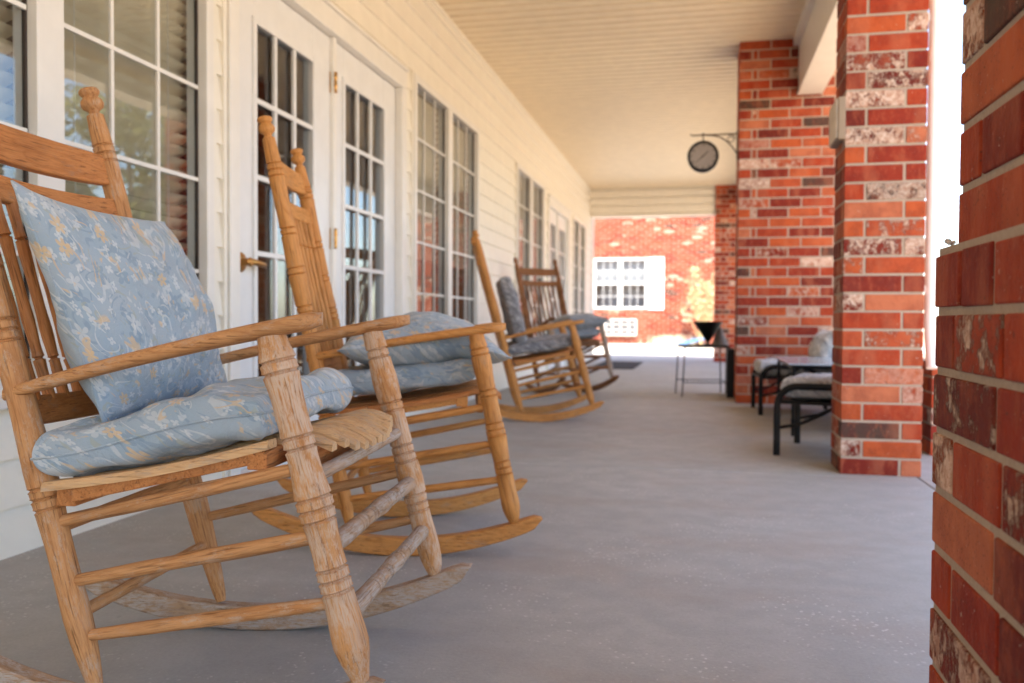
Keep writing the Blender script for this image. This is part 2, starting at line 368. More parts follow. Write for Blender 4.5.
# ------------------------------------------------------------------ ground, floor, ceiling
def sheet(name, x0, x1, y0, y1, z, mat, zt=.06):
    return struct(MB().box((x0, y0, z-zt), (x1, y1, z)).build(name, mat))
sheet('ground', -400, 400, -400, 400, -.11, concrete('dry yard ground', (.60, .45, .29), (.70, .54, .35)), .5)
sheet('courtyard_paving', -9, 7.5, 14.22, 24.3, -.01, M_pave, .15)
sheet('side_path', 1.52, 3.4, -6, 14.2, -.03, concrete('tan side path', (.60, .46, .30), (.68, .54, .36)), .1)
m = MB()
xs = [-1.9, .862, 1.45]; ys = [-7, -1.3, 3.62, 8.6, 14.2]
for i in range(2):
    for k in range(4): m.box((xs[i]+(.003 if i else 0), ys[k]+.003, -.1), (xs[i+1]-(.003 if not i else 0), ys[k+1]-.003, 0))
struct(m.build('porch_floor', M_floor, bevel=.004))
struct(MB().box((-1.9, -7, -.11), (1.45, 14.2, -.012)).build('porch_slab_base', M_mortar))
# ceiling: grooved soffit panels
m = MB(); p_ = .118; y = -7.; prof = []
while y < 13.7:
    prof += [(y, CZ-.002), (y+.004, CZ+.030), (y+.030, CZ+.030), (y+.040, CZ-.001), (y+p_-.004, CZ-.004)]; y += p_
prof += [(13.72, CZ), (13.72, CZ+.04), (-7., CZ+.04)]
xa, xb = -1.80, 1.40; n = len(prof)-2
m.add([(xa, q[0], q[1]) for q in prof[:n]]+[(xb, q[0], q[1]) for q in prof[:n]], [(i, i+1, n+i+1, n+i) for i in range(n-1)])
struct(m.build('ceiling', M_ceil))

# ------------------------------------------------------------------ house
WX = -1.76
house = thing('house', 'long cream sided house wall with white French doors and gridded windows along the porch', 'house', loc=(0, 0, 0))
SP = .127
def lap(y0, y1, z0, z1, x=WX, mb=None):
    k0 = int(math.floor(z0/SP)); z = k0*SP; pts = []
    while z < z1-1e-6:
        a, b = max(z, z0), min(z+SP, z1)
        g = lambda t: x+.016*(1-(t-z)/SP)**1.0
        pts += [(g(a), a), (g(b)if b < z+SP-1e-6 else x+.001, b)]; z += SP
    n = len(pts)
    mb.add([(p[0], y0, p[1]) for p in pts]+[(p[0], y1, p[1]) for p in pts], [(i, i+1, n+i+1, n+i) for i in range(n-1)])
    # open ends show the shadow of the laps
    mb.add([(x-.01, y0, z0), (x-.01, y1, z0), (x-.01, y1, z1), (x-.01, y0, z1)], [(0, 1, 2, 3)])
openings = [(1.22, 2.80, .40, 2.15), (-2.6, -1.0, .40, 2.15), (2.905, 4.87, -.01, 2.13), (5.03, 6.60, .40, 2.15), (8.05, 9.52, .40, 2.15), (9.80, 11.42, -.01, 2.10), (11.78, 13.08, .40, 2.10)]
openings.sort(); m = MB(); y = -7.
for (a, b, c, d) in openings:
    lap(y, a, -.0, CZ+.01, mb=m)
    if c > 0: lap(a, b, 0, c, mb=m)
    lap(a, b, d, CZ+.01, mb=m); y = b
lap(y, 13.9, 0, CZ+.01, mb=m)
m.build('siding', M_siding, house)
m = MB().box((WX-.02, 13.9, 0), (WX+.03, 14.03, CZ)).box((WX-.3, 14.03, 0), (WX+.03, 14.06, CZ)); m.build('corner_trim', M_trim, house)
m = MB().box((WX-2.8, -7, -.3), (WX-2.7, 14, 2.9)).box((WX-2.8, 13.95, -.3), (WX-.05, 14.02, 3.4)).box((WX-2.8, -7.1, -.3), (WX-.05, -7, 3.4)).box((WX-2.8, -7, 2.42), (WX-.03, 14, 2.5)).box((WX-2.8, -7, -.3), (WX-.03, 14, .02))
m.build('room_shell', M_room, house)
m = MB().box((WX-2.9, -7.3, CZ+.09), (1.45, 13.8, CZ+.2)).box((1.40, -7.3, CZ-.06), (1.45, 13.8, CZ+.09)); 
m.prism([(1.50, CZ+.15), (-5., CZ+2.3), (-5., CZ+2.0), (1.5, CZ+.05)], 'y', -7.3, 14.05)
m.build('roof', plain('grey roof shingle', (.12, .10, .09), .9, bscale=40), house)
# header beams
m = MB().box((.70, -7, 2.335), (.865, 6.72, 2.69)).box((.692, -7, 2.325), (.873, 6.725, 2.345)).box((.66, -7, 2.69), (.905, 6.72, CZ+.004))
m.build('header_beam', M_trim, house, bevel=.004)
m = MB().box((.70, 7.18, 2.335), (.865, 13.64, CZ)); m.build('header_beam', M_trim, house)
m = MB()
k = 0; zz = 2.335
while zz < CZ-.01:
    m.box((WX, 13.688, zz+.012), (.60, 13.718, min(zz+.127, CZ))); zz += .127
m.box((WX, 13.72, 2.33), (.64, 13.86, CZ)); m.box((WX, 13.69, 2.30), (.64, 13.87, 2.334))
m.build('end_fascia', M_siding, house)

def window(y0, y1, z0, z1, mull=.10, cols=3, rows=5, blinds=True, fr=.045, dark_edge=True, drop=1.):
    f = MB(); X = WX
    ins, o = X-.055, X+.028
    # flat casing (proud), jamb depth, sill
    for (a, b, c, d) in ((y0-.0, y0+fr, z0, z1), (y1-fr, y1, z0, z1)): f.box((ins, a, c), (o, b, d))
    f.box((ins, y0+fr, z1-fr), (o-.002, y1-fr, z1)); f.box((ins, y0-.02, z0-.03), (o+.02, y1+.02, z0)); f.box((ins, y0+fr, z0), (o-.002, y1-fr, z0+fr))
    ym = (y0+y1)/2; f.box((ins, ym-mull/2, z0+fr), (o-.004, ym+mull/2, z1-fr))
    w_ = f.build('window', M_trim, house, bevel=.003)
    for (a, b) in ((y0+fr, ym-mull/2), (ym+mull/2, y1-fr)):
        g = MB(); e = .008
        gx = X-.012
        gk = MB()
        gk.box((gx-.006, b-e, z0+fr), (gx+.005, b-.001, z1-fr)); gk.box((gx-.006, a+.001, z0+fr), (gx+.005, a+.006, z1-fr))
        gk.build('edge_strip', M_frame_dark, w_)  # thin dark strip down both sides of the pane
        MB().box((gx-.003, a+.006, z0+fr+.001), (gx, b-e, z1-fr-.001)).build('pane', M_glass, w_)
        q = MB(); A, B_, C, D_ = a+.006, b-e, z0+fr, z1-fr
        for i in range(1, cols): yy = A+(B_-A)*i/cols; q.box((gx+.001, yy-.0068, C), (gx+.009, yy+.0068, D_))
        for i in range(1, rows): zz = C+(D_-C)*i/rows; q.box((gx+.002, A, zz-.0068), (gx+.010, B_, zz+.0068))
        q.build('muntin_grid', M_trim, w_)
        if blinds:
            s = MB(); zz = z1-fr; bx = X-.085
            zend = z1-fr-(z1-z0)*drop
            while zz > zend:
                s.add([(bx+.018, a-.03, zz-.006), (bx+.018, b+.045, zz-.006), (bx-.018, b+.045-.026, zz-.040), (bx-.018, a-.03, zz-.040), (bx+.003, a-.03, zz-.021), (bx+.003, b+.045-.010, zz-.021)],
                      [(0, 1, 5, 4), (4, 5, 2, 3)]); zz -= .043
            s.build('blind', M_blind, w_)
            s2 = MB()
            for yy in (a+.14, b-.10): s2.tube([(bx+.024, yy, z1-fr), (bx+.024, yy, zend)], .0012, 5)
            s2.build('blind_cord', M_trim, w_)
    return w_
window(1.22, 2.80, .42, 2.15); window(-2.6, -1.0, .42, 2.15)
window(5.03, 6.60, .42, 2.15, drop=.62); window(8.05, 9.52, .42, 2.15, drop=.5); window(11.78, 13.08, .42, 2.10, drop=.4)
# casing strips beside the openings, with the little shadow gaps of the laps
def french(y0, y1, ztop, leaf_w, ys, cast=.07, handle=True, det=True):
    X = WX
    c = MB().box((X-.1, y0, 0), (X+.03, y0+cast, ztop+.0)).box((X-.1, y1-cast, 0), (X+.03, y1, ztop)).box((X-.1, y0, ztop), (X+.032, y1, ztop+.105)).box((X-.12, y0, ztop+.105), (X+.045, y1, ztop+.125))
    c.box((X-.1, y0, -.005), (X+.05, y1, .02)); c.box((X-.09, ys[0][1]+.002, .02), (X+.004, ys[1][0]-.002, ztop))
    c.build('door_casing', M_trim, house, bevel=.004)
    for li, (a, b, ga, gb) in enumerate(ys):
        d = MB(); zb, zt = .27, ztop-.175; dx0, dx1 = X-.06, X-.016
        d.box((dx0, a, .022), (dx1, ga, ztop-.004)); d.box((dx0, gb, .022), (dx1, b, ztop-.004))
        d.box((dx0, ga, .022), (dx1, gb, zb)); d.box((dx0, ga, zt), (dx1, gb, ztop-.004))
        # raised lite frame
        for (p, q, r, s_) in ((ga-.022, ga+.006, zb-.022, zt+.022), (gb-.006, gb+.022, zb-.022, zt+.022)): d.box((dx1-.004, p, r), (dx1+.011, q, s_))
        d.box((dx1-.004, ga+.006, zb-.022), (dx1+.010, gb-.006, zb+.006)); d.box((dx1-.004, ga+.006, zt-.006), (dx1+.010, gb-.006, zt+.022))
        L = d.build('door', M_door, house, bevel=.003)
        MB().box((dx1-.022, ga, zb), (dx1-.018, gb, zt)).build('pane', M_glass, L)
        q = MB()
        for i in (1, 2): yy = ga+(gb-ga)*i/3; q.box((dx1-.012, yy-.011, zb), (dx1+.004, yy+.011, zt))
        for i in range(1, 5): zz = zb+(zt-zb)*i/5; q.box((dx1-.011, ga, zz-.011), (dx1+.005, gb, zz+.011))
        q.build('muntin_grid', M_door, L, bevel=.003)
        if det and li == 0:
            for hz in (1.78, 1.02, .28):
                h = MB().lathe([(z, .0075 if int(i/2) % 2 else .0085) for i, z in enumerate([0, .001, .003, .03, .032, .034, .062, .064, .066, .094, .096, .1])], 12, Matrix.Translation((X+.010, b+.010, hz-.05)))
                h.box((dx1-.001, b-.006, hz-.05), (dx1+.004, b+.012, hz+.05)); h.build('hinge', M_brass, L, smooth=40)
        if handle and li == 0:
            hz = .847; hy = a+.062
            Mx = Matrix.Translation((dx1, hy, hz)) @ Matrix.Rotation(pi/2, 4, 'Y')
            h = MB().lathe([(0, .040), (.006, .040), (.013, .034), (.016, .017), (.040, .014), (.046, .019), (.056, .014)], 24, Mx)
            h.tube([(dx1+.046, hy, hz), (dx1+.052, hy+.02, hz+.001), (dx1+.052, hy+.06, hz-.003), (dx1+.05, hy+.105, hz-.006), (dx1+.044, hy+.118, hz-.004)], [.013, .013, .012, .011, .008], 12)
            h.build('handle', M_brass, L, smooth=50)
french(2.905, 4.87, 2.0, .9, [(2.985, 3.885, 3.165, 3.69), (3.925, 4.79, 4.045, 4.60)])
french(9.80, 11.42, 1.98, .75, [(9.87, 10.58, 9.98, 10.47), (10.60, 11.34, 10.72, 11.22)], handle=False, det=False)
# J-channels next to door and windows (stand proud, laps end against them)
for (yy, z0, z1) in ((2.885, 0, 2.15), (4.885, 0, 2.15), (5.005, .38, 2.15), (2.815, .38, 2.15), (6.615, .38, 2.15), (8.035, .38, 2.15), (9.535, .38, 2.15), (9.785, 0, 2.1), (11.435, 0, 2.1), (11.765, .38, 2.1), (13.095, .38, 2.1), (1.205, .38, 2.15)):
    MB().box((WX-.01, yy-.010, z0), (WX+.022, yy+.010, z1)).build('siding_channel', M_siding, house)
m = MB().box((WX-.01, -7, CZ-.03), (WX+.024, 13.7, CZ-.003)); m.build('ceiling_channel', M_siding, house)
m = MB().box((WX+.002, -7, .001), (WX+.012, 2.9, .016)); m.build('base_flashing', M_frame_dark, house)
# dim shapes in the rooms, seen through the door glass
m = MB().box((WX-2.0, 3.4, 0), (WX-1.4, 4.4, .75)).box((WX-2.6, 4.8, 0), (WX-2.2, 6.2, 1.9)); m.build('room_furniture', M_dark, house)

# ------------------------------------------------------------------ far brick building
far = thing('brick_building', 'sunlit red brick building with a white window across the courtyard', 'building', loc=(0, 0, 0))
FY = 24.4
B = Bricks(77); fw0, fw1 = -9.0, 5.6
hole = [(-3.02, -1.45, .98, 2.42), (-2.68, -1.75, .22, .70)]
pt = .0746*1.12
for i in range(int(4.2/pt)):
    a = -.05+i*pt; x = fw0-(.13 if i % 2 else 0)
    while x < fw1:
        c0, c1 = x, min(x+.245, fw1); x += .258
        ok = True
        for h in hole:
            if a+pt-.01 > h[2] and a < h[3]:
                if c0 >= h[0]-.001 and c1 <= h[1]+.001: ok = False
                elif c0 < h[0] < c1: c1 = h[0]
                elif c0 < h[1] < c1: c0 = h[1]
        if ok and c1-c0 > .02: B.brick((c0, FY, a), (c1, FY+.08, a+pt-.012))
fb = N('far red brick'); at_ = fb.new('Attribute'); at_.attribute_name = 'bk'; sp_ = fb.new('SeparateColor'); fb.put(sp_.inputs[0], at_.outputs['Color'])
fc = fb.ramp(sp_.outputs[0], [(0., (.25, .060, .030)), (.3, (.21, .045, .022)), (.55, (.27, .078, .044)), (.72, (.17, .030, .017)), (.84, (.24, .064, .036)), (.95, (.10, .05, .036))], 'CONSTANT')
fc = fb.mix(fb.math('GREATER_THAN', fb.math('ADD', sp_.outputs[1], fb.math('MULTIPLY', fb.math('SUBTRACT', fb.noise(fb.map(fb.co.outputs['Object'], (.5, 1, 1)), 2.2, 2), .5), 1.4)), .97), fc, (.36, .25, .18))
B.build('brick_facing', far, 0, fb.fin(fc, .9, fb.noise(fb.co.outputs['Object'], 40, 3), .4, .004, spec=.2))
m = MB().box((fw0+.01, FY+.008, -.1), (fw1-.01, FY+.075, .98)).box((fw0+.01, FY+.008, 2.42), (fw1-.01, FY+.075, 4.15)).box((fw0+.01, FY+.0085, .98), (hole[0][0], FY+.075, 2.42)).box((hole[0][1], FY+.0085, .98), (fw1-.01, FY+.075, 2.42))
m.box((fw0, FY+.09, -.1), (fw1, FY+.16, .9)).box((fw0, FY+1.5, -.1), (fw1, FY+6, 4.1))
m.build('mortar_core', M_mortar, far)
MB().box((fw0-.3, FY-.35, 4.15), (fw1+.3, FY+6.3, 4.32)).prism([(fw0-.3, 4.32), (fw1+.3, 4.32), (fw1-2.5, 6), (fw0+2, 6)], 'y', FY-.3, FY+6.2).build('roof', plain('brown roof shingle', (.16, .12, .10), .9, bscale=40), far)
x0, x1, z0, z1 = hole[0]; f = MB(); xm = (x0+x1)/2
f.box((x0, FY-.03, z0), (x0+.09, FY+.05, z1)).box((x1-.09, FY-.03, z0), (x1, FY+.05, z1)).box((xm-.07, FY-.03, z0+.06), (xm+.07, FY+.05, z1-.06))
f.box((x0+.09, FY-.028, z1-.06), (x1-.09, FY+.05, z1)).box((x0+.09, FY-.028, z0), (x1-.09, FY+.05, z0+.06)).box((x0+.09, FY-.02, (z0+z1)/2-.03), (xm-.07, FY+.05, (z0+z1)/2+.03)).box((xm+.07, FY-.02, (z0+z1)/2-.03), (x1-.09, FY+.05, (z0+z1)/2+.03))
M_fw = plain('dull white frame', (.50, .49, .48), .6)
wf = f.build('window', M_fw, far)
q = MB(); pn_ = MB(); cu = MB()
for (a, b) in ((x0+.09, xm-.07), (xm+.07, x1-.09)):
    for i in (1, 2): xx = a+(b-a)*i/3; q.box((xx-.007, FY-.005, z0+.06), (xx+.007, FY+.01, z1-.06))
    for s_ in (.25, .75): zz = z0+(z1-z0)*s_; q.box((a, FY-.004, zz-.008), (b, FY+.009, zz+.008))
    pn_.box((a, FY+.02, z0+.05), (b, FY+.024, z1-.05))
    cu.box((a, FY+.12, (z0+z1)/2), (b, FY+.13, z1)); cu.box((a, FY+.5, z0), (b, FY+.51, z1))
q.build('muntin_grid', M_fw, wf); pn_.build('pane', M_glass, wf); cu.build('curtain', plain('pale curtain', (.45, .43, .42), .9), wf)
MB().box((x1+.005, FY-.035, z0-.02), (x1+.44, FY-.002, z1+.02)).build('shutter', M_white, far)
MB().box((x0-.45, FY-.035, z0-.02), (x0-.005, FY-.002, z1+.02)).build('shutter', M_white, far)
x0, x1, z0, z1 = hole[1]; q = MB().box((x0, FY-.09, z0), (x1, FY-.0, z0+.05)).box((x0, FY-.09, z1-.05), (x1, FY, z1)).box((x0, FY-.09, z0+.05), (x0+.05, FY, z1-.05)).box((x1-.05, FY-.09, z0+.05), (x1, FY, z1-.05))
for i in (1, 2, 3): xx = x0+(x1-x0)*i/4; q.box((xx-.02, FY-.085, z0+.05), (xx+.02, FY, z1-.05))
for i in (1, 2): zz = z0+(z1-z0)*i/3; q.box((x0+.05, FY-.08, zz-.015), (x1-.05, FY, zz+.015))
ac = q.build('wall_unit_grille', plain('grey beige vent', (.50, .46, .42), .5), far); MB().box((x0+.05, FY-.01, z0+.05), (x1-.05, FY-.003, z1-.05)).build('grille_backing', plain('grille grey', (.22, .22, .23), .7), ac)

# ------------------------------------------------------------------ plants
def leaves(name, mat, parent, blobs, n, size, seed, tw=1.):
    r = random.Random(seed); vs, fs = [], []
    for _ in range(n):
        c, rad = r.choice(blobs)
        d = Vector((r.gauss(0, 1), r.gauss(0, 1), r.gauss(0, 1))).normalized()*(r.random()**.45)
        p = Vector((c[0]+d.x*rad[0], c[1]+d.y*rad[1], c[2]+d.z*rad[2]))
        if p.z < .02: continue
        a = Vector((r.gauss(0, 1), r.gauss(0, 1), r.gauss(0, .6))).normalized(); b = a.cross(Vector((r.gauss(0, 1), r.gauss(0, 1), r.gauss(0, 1)))).normalized(); s = size*r.uniform(.6, 1.4)
        k = len(vs); vs += [p-a*s, p+b*s*.45, p+a*s, p-b*s*.45]; fs.append((k, k+1, k+2, k+3))
    return mobj(name, vs, fs, mat, parent)
M_bark = plain('bark', (.16, .11, .075), .9, bscale=25, bs=.6)
def tree(x, y, h, cr, label, seed, mat, n=7000, size=.11):
    t = thing('tree', label, 'tree', loc=(x, y, 0), group='trees beyond the porch'); r = random.Random(seed); m = MB()
    m.tube([(0, 0, -.1), (.05, .03, h*.25), (-.05, .1, h*.5), (.05, .1, h*.8)], [.16, .13, .1, .03], 10); blobs = []
    for i in range(11):
        a = r.uniform(0, 6.28); zz = h*r.uniform(.42, .95); rr = cr*r.uniform(.25, .75)*(1.15-abs(zz/h-.6)); c = (cos(a)*rr, sin(a)*rr, zz)
        m.tube([(0, .05, zz*.6), (c[0]*.5, c[1]*.5, zz*.82), c], [.06, .04, .015], 7); q = cr*r.uniform(.28, .42); blobs.append((c, (q, q, q*.75)))
    m.build('trunk', M_bark, t, smooth=True); leaves('crown', mat, t, blobs, n, size, seed+1)
M_leaf = leaf_mat('green leaf', (.06, .10, .025), (.14, .17, .05)); M_leaf_y = leaf_mat('yellow green leaf', (.16, .17, .05), (.26, .24, .08))
tree(9.5, 17.5, 5.6, 2.6, 'bushy green tree standing in the yard to the right of the porch', 3, M_leaf_y)
tree(13, 12, 6.5, 3., 'taller green tree farthest out in the yard', 8, M_leaf)
tree(10.5, 22, 5.5, 2.6, 'loose green tree beyond the right end of the brick building', 14, M_leaf)
b = thing('shrub', 'dry golden twiggy shrub against the sunlit brick wall', 'shrub', loc=(.02, 23.4, 0)); r = random.Random(4); m = MB(); bl = []
for i in range(26):
    a = r.uniform(0, 6.28); l = r.uniform(.9, 2.1); s_ = r.uniform(.15, .42); e = (cos(a)*s_*1.2, sin(a)*s_*.7, l)
    m.tube([(0, 0, -.02), (e[0]*.4, e[1]*.4, l*.5), e], [.014, .009, .004], 5); bl += [(e, (.13, .13, .2)), ((e[0]*.7, e[1]*.7, l*.72), (.14, .14, .2))]
m.build('stems', plain('straw stem', (.50, .36, .18), .9), b); leaves('foliage', leaf_mat('dry leaf', (.50, .34, .17), (.66, .50, .30)), b, bl, 1500, .04, 6)
def grass_clump(x, y, w_, h, label, seed):
    vs, fs = [], []; r = random.Random(seed)
    for _ in range(420):
        px, py = r.gauss(0, w_*.4), r.gauss(0, .14); a = r.uniform(0, 6.28); l = h*r.uniform(.5, 1); k = len(vs); s_ = .012
        vs += [(px-s_*cos(a), py-s_*sin(a), 0), (px+s_*cos(a), py+s_*sin(a), 0), (px+r.gauss(0, .09), py+r.gauss(0, .09), l)]; fs.append((k, k+1, k+2))
    o = mobj('grass_clump', vs, fs, leaf_mat('dry grass', (.60, .55, .38), (.75, .68, .50)), None, Matrix.Translation((x, y, -.011))); return tag(o, label, 'plant')
grass_clump(-.75, 23.9, .7, .32, 'low pale dry plant at the foot of the brick wall left of the golden shrub', 3)
# garden hose lying by the wall
tag(MB().tube([(-.55+.22*cos(a*.5)+.012*a, 23.3+.16*sin(a*.5), .015+.0035*a) for a in range(56)], .012, 8).build('garden_hose', plain('blue rubber', (.10, .24, .45), .5), smooth=True), 'coiled blue hose lying on the sunlit paving below the shrub', 'hose')

# ------------------------------------------------------------------ low wall and downspout outside
lw = thing('garden_wall', 'low sunlit brick wall on the porch edge just right of the middle pillar', 'wall', loc=(0, 0, 0))
B = Bricks(31); pier(B, 1.06, 1.30, 4.30, 6.6, .0, .44); B.build('bricks', lw); MB().box((1.066, 4.306, 0), (1.294, 6.594, .439)).build('mortar_core', M_mortar, lw)
ds = MB(); ds.tube([(0, 0, 2.60), (0, 0, .62), (0, -.01, .56), (.0, -.03, .50), (.0, -.05, .43)], .0235, 12)
ds_o = thing('downspout', 'slim white downspout on the outer edge of the middle brick pillar', 'downspout', loc=(.957, 3.93, 0))
ds.build('pipe', M_white, ds_o, smooth=40)
m = MB().box((-.081, -.01, 1.9), (-.015, .01, 1.93)).box((-.081, -.01, .75), (-.015, .01, .78)); m.build('strap', M_white, ds_o)

# ------------------------------------------------------------------ plaque, clock
pq = thing('wall_plaque', 'framed beige plaque on the inner side of the middle brick pillar', 'plaque', loc=(.567, 3.77, 1.45))
MB().box((-.030, -.105, -.085), (-.001, .105, .085)).build('frame', plain('tan frame', (.30, .22, .15), .6), pq, bevel=.003)
MB().box((-.036, -.098, -.078), (-.031, .098, .078)).build('face', plain('beige plate', (.62, .52, .42), .5), pq)
ck = thing('clock', 'round black rimmed station clock hanging from a scrolled bracket off the brick pier', 'clock', loc=(.009, 6.97, 1.932))
Ry = Matrix.Rotation(pi/2, 4, 'X'); Rr = .120
MB().lathe([(-.045, .10), (-.045, Rr-.004), (-.035, Rr), (.035, Rr), (.045, Rr-.004), (.045, .10)], 48, Ry).build('case', M_black, ck, smooth=40)
MB().tube([(Rr*.93*cos(a*pi/24), -.045, Rr*.93*sin(a*pi/24)) for a in range(48)], .011, 8, True).build('rim', M_black, ck, smooth=True)
MB().lathe([(.0452, .001), (.0452, Rr-.01), (.0470, Rr-.01), (.0470, .001)], 48, Ry).build('dial', plain('aged dial', (.32, .27, .24), .5), ck)
tx = MB(); dg = bpy.context.evaluated_depsgraph_get()
for h in range(1, 13):
    cu = bpy.data.curves.new('numeral', 'FONT'); cu.body = str(h); cu.size = .030; cu.align_x = 'CENTER'; cu.align_y = 'CENTER'; cu.extrude = .0004
    to = bpy.data.objects.new('numeral', cu); scene.collection.objects.link(to); bpy.context.view_layer.update(); dg = bpy.context.evaluated_depsgraph_get()
    me = bpy.data.meshes.new_from_object(to.evaluated_get(dg)); a = pi/2-h*pi/6; off = Vector((cos(a)*.092, sin(a)*.092, 0))
    Mx = Matrix.Rotation(pi/2, 4, 'X')
    tx.add([Mx @ (v.co+off)+Vector((0, -.0478, 0)) for v in me.vertices], [tuple(p.vertices) for p in me.polygons]); bpy.data.objects.remove(to); bpy.data.meshes.remove(me)
tx.build('numerals', M_black, ck)
def hand(ang, l, w_, tail, yy):
    d = Vector((sin(ang), 0, cos(ang))); s_ = Vector((cos(ang), 0, -sin(ang)))
    vs = [d*-tail-s_*w_, d*-tail+s_*w_, d*l+s_*w_*.4, d*l-s_*w_*.4]; vs = [v+Vector((0, yy, 0)) for v in vs]+[v+Vector((0, yy-.001, 0)) for v in vs]
    return MB().add(vs, [(0, 1, 2, 3), (7, 6, 5, 4), (0, 4, 5, 1), (1, 5, 6, 2), (2, 6, 7, 3), (3, 7, 4, 0)])
hand(radians(47), .060, .0045, .012, -.0495).build('hour_hand', M_black, ck); hand(radians(228), .092, .003, .015, -.0515).build('minute_hand', M_black, ck)
m = MB(); hx = .275-.009
m.tube([(-.09, 0, .175), (hx, 0, .175)], .006, 8); m.tube([(0, 0, .125), (0, 0, .175)], .005, 8); m.tube([(0, 0, .172), (0, 0, .190)], .009, 8)
m.tube([(.03+(hx-.03)*t, 0, .17-.16*t**2.6) for t in [i/14 for i in range(15)]], .005, 8)
m.tube([(.215+(.034)*cos(a*.45)*(1-a*.03), 0, .135+(.034)*sin(a*.45)*(1-a*.03)) for a in range(20)], .0035, 6)
m.box((hx-.008, -.02, -.03), (hx-.001, .02, .20)); m.tube([(-.09, 0, .175), (-.10, 0, .182), (-.094, 0, .190)], .004, 6)
m.build('bracket', plain('dull iron', (.12, .085, .06), .6, metal=.6), ck, smooth=40)

# ------------------------------------------------------------------ rocking chairs
def Vx(*a): return Vector(a)
GC = 'wooden rocking chairs lined up along the house wall'
D0 = dict(wf=.257, wr=.209, fx0=.294, fz0=.108, fx1=.1616, fz1=.600, rx0=-.134, rz0=.055, rx1=-.4127, rz1=1.0845)
def wy(x): return .209+(x+.134)*.111
def lerp(a, b, t): return a+(b-a)*t
def turned(mb_name, a, b, r, rings, mat, par, foot=True, finial=False, top_r=None, seg=22, seed=0):
    a, b = Vector(a), Vector(b); L = (b-a).length; M = axis_M(a, b); pr = []
    if finial: b = b-(b-a).normalized()*.058; L = (b-a).length
    def base_r(t):
        q = r*(1+.07*sin(t*17+seed)+.04*sin(t*31+seed*2))
        if foot and t < .10: q = lerp(r*.42, q, (t/.10)**.7)
        if finial and t > .90: q = lerp(q, r*.78, (t-.90)/.10)
        if top_r and t > .93: q = lerp(q, top_r, (t-.93)/.07)
        return q
    ts = set(i/26 for i in range(27))
    if foot: ts |= {.01, .02, .05, .08}
    for c, n in rings:
        for k in range(-n, n+1): ts.add(c+k*.0075*(1.0/ L)*.55)
    ts = sorted(t for t in ts if 0 <= t <= 1)
    ringpos = [c+k*.0075*1.1/L for c, n in rings for k in range(-(n-1)//1, n, 2)]
    zz = []
    fine = sorted(set([t for t in ts]+[min(1, max(0, p+d/L)) for p in ringpos for d in (-.0045, -.003, -.0018, 0, .0018, .003, .0045)]))
    for t in fine:
        q = base_r(t)
        for p in ringpos:
            d = abs(t-p)*L
            if d < .0024: q -= .0032*(1-(d/.0024)**2)
            elif d < .0045: q += .0008
        if not zz or t*L-zz[-1][0] > 1e-4: zz.append((t*L, q))
    if finial:
        k = r/.0205
        zz += [(L+.004, .010*k), (L+.008, .0095*k), (L+.012, .013*k), (L+.017, .0195*k), (L+.024, .0218*k), (L+.031, .020*k), (L+.037, .015*k), (L+.040, .0135*k), (L+.043, .0165*k), (L+.0475, .0195*k), (L+.051, .0195*k), (L+.055, .0165*k), (L+.058, .009*k), (L+.059, .001)]
    o = MB().lathe(zz, seg).build(mb_name, mat, par, smooth=50); o.matrix_basis = M; return o
def rod(name, a, b, r0, r1, mat, par, seed=0, seg=12):
    M = axis_M(a, b); L = (Vector(b)-Vector(a)).length; pr = []
    for i in range(15):
        t = i/14; q = lerp(r0, r1, sin(pi*t)**.6)*(1+.03*sin(t*23+seed)); pr.append((t*L, q))
    o = MB().lathe(pr, seg).build(name, mat, par, smooth=50); o.matrix_basis = M; return o
Xax = Matrix(((0, 0, 1, 0), (0, 1, 0, 0), (-1, 0, 0, 0), (0, 0, 0, 1)))    # local z along chair x
Yax = Matrix(((1, 0, 0, 0), (0, 0, 1, 0), (0, -1, 0, 0), (0, 0, 0, 1)))    # local z along chair y
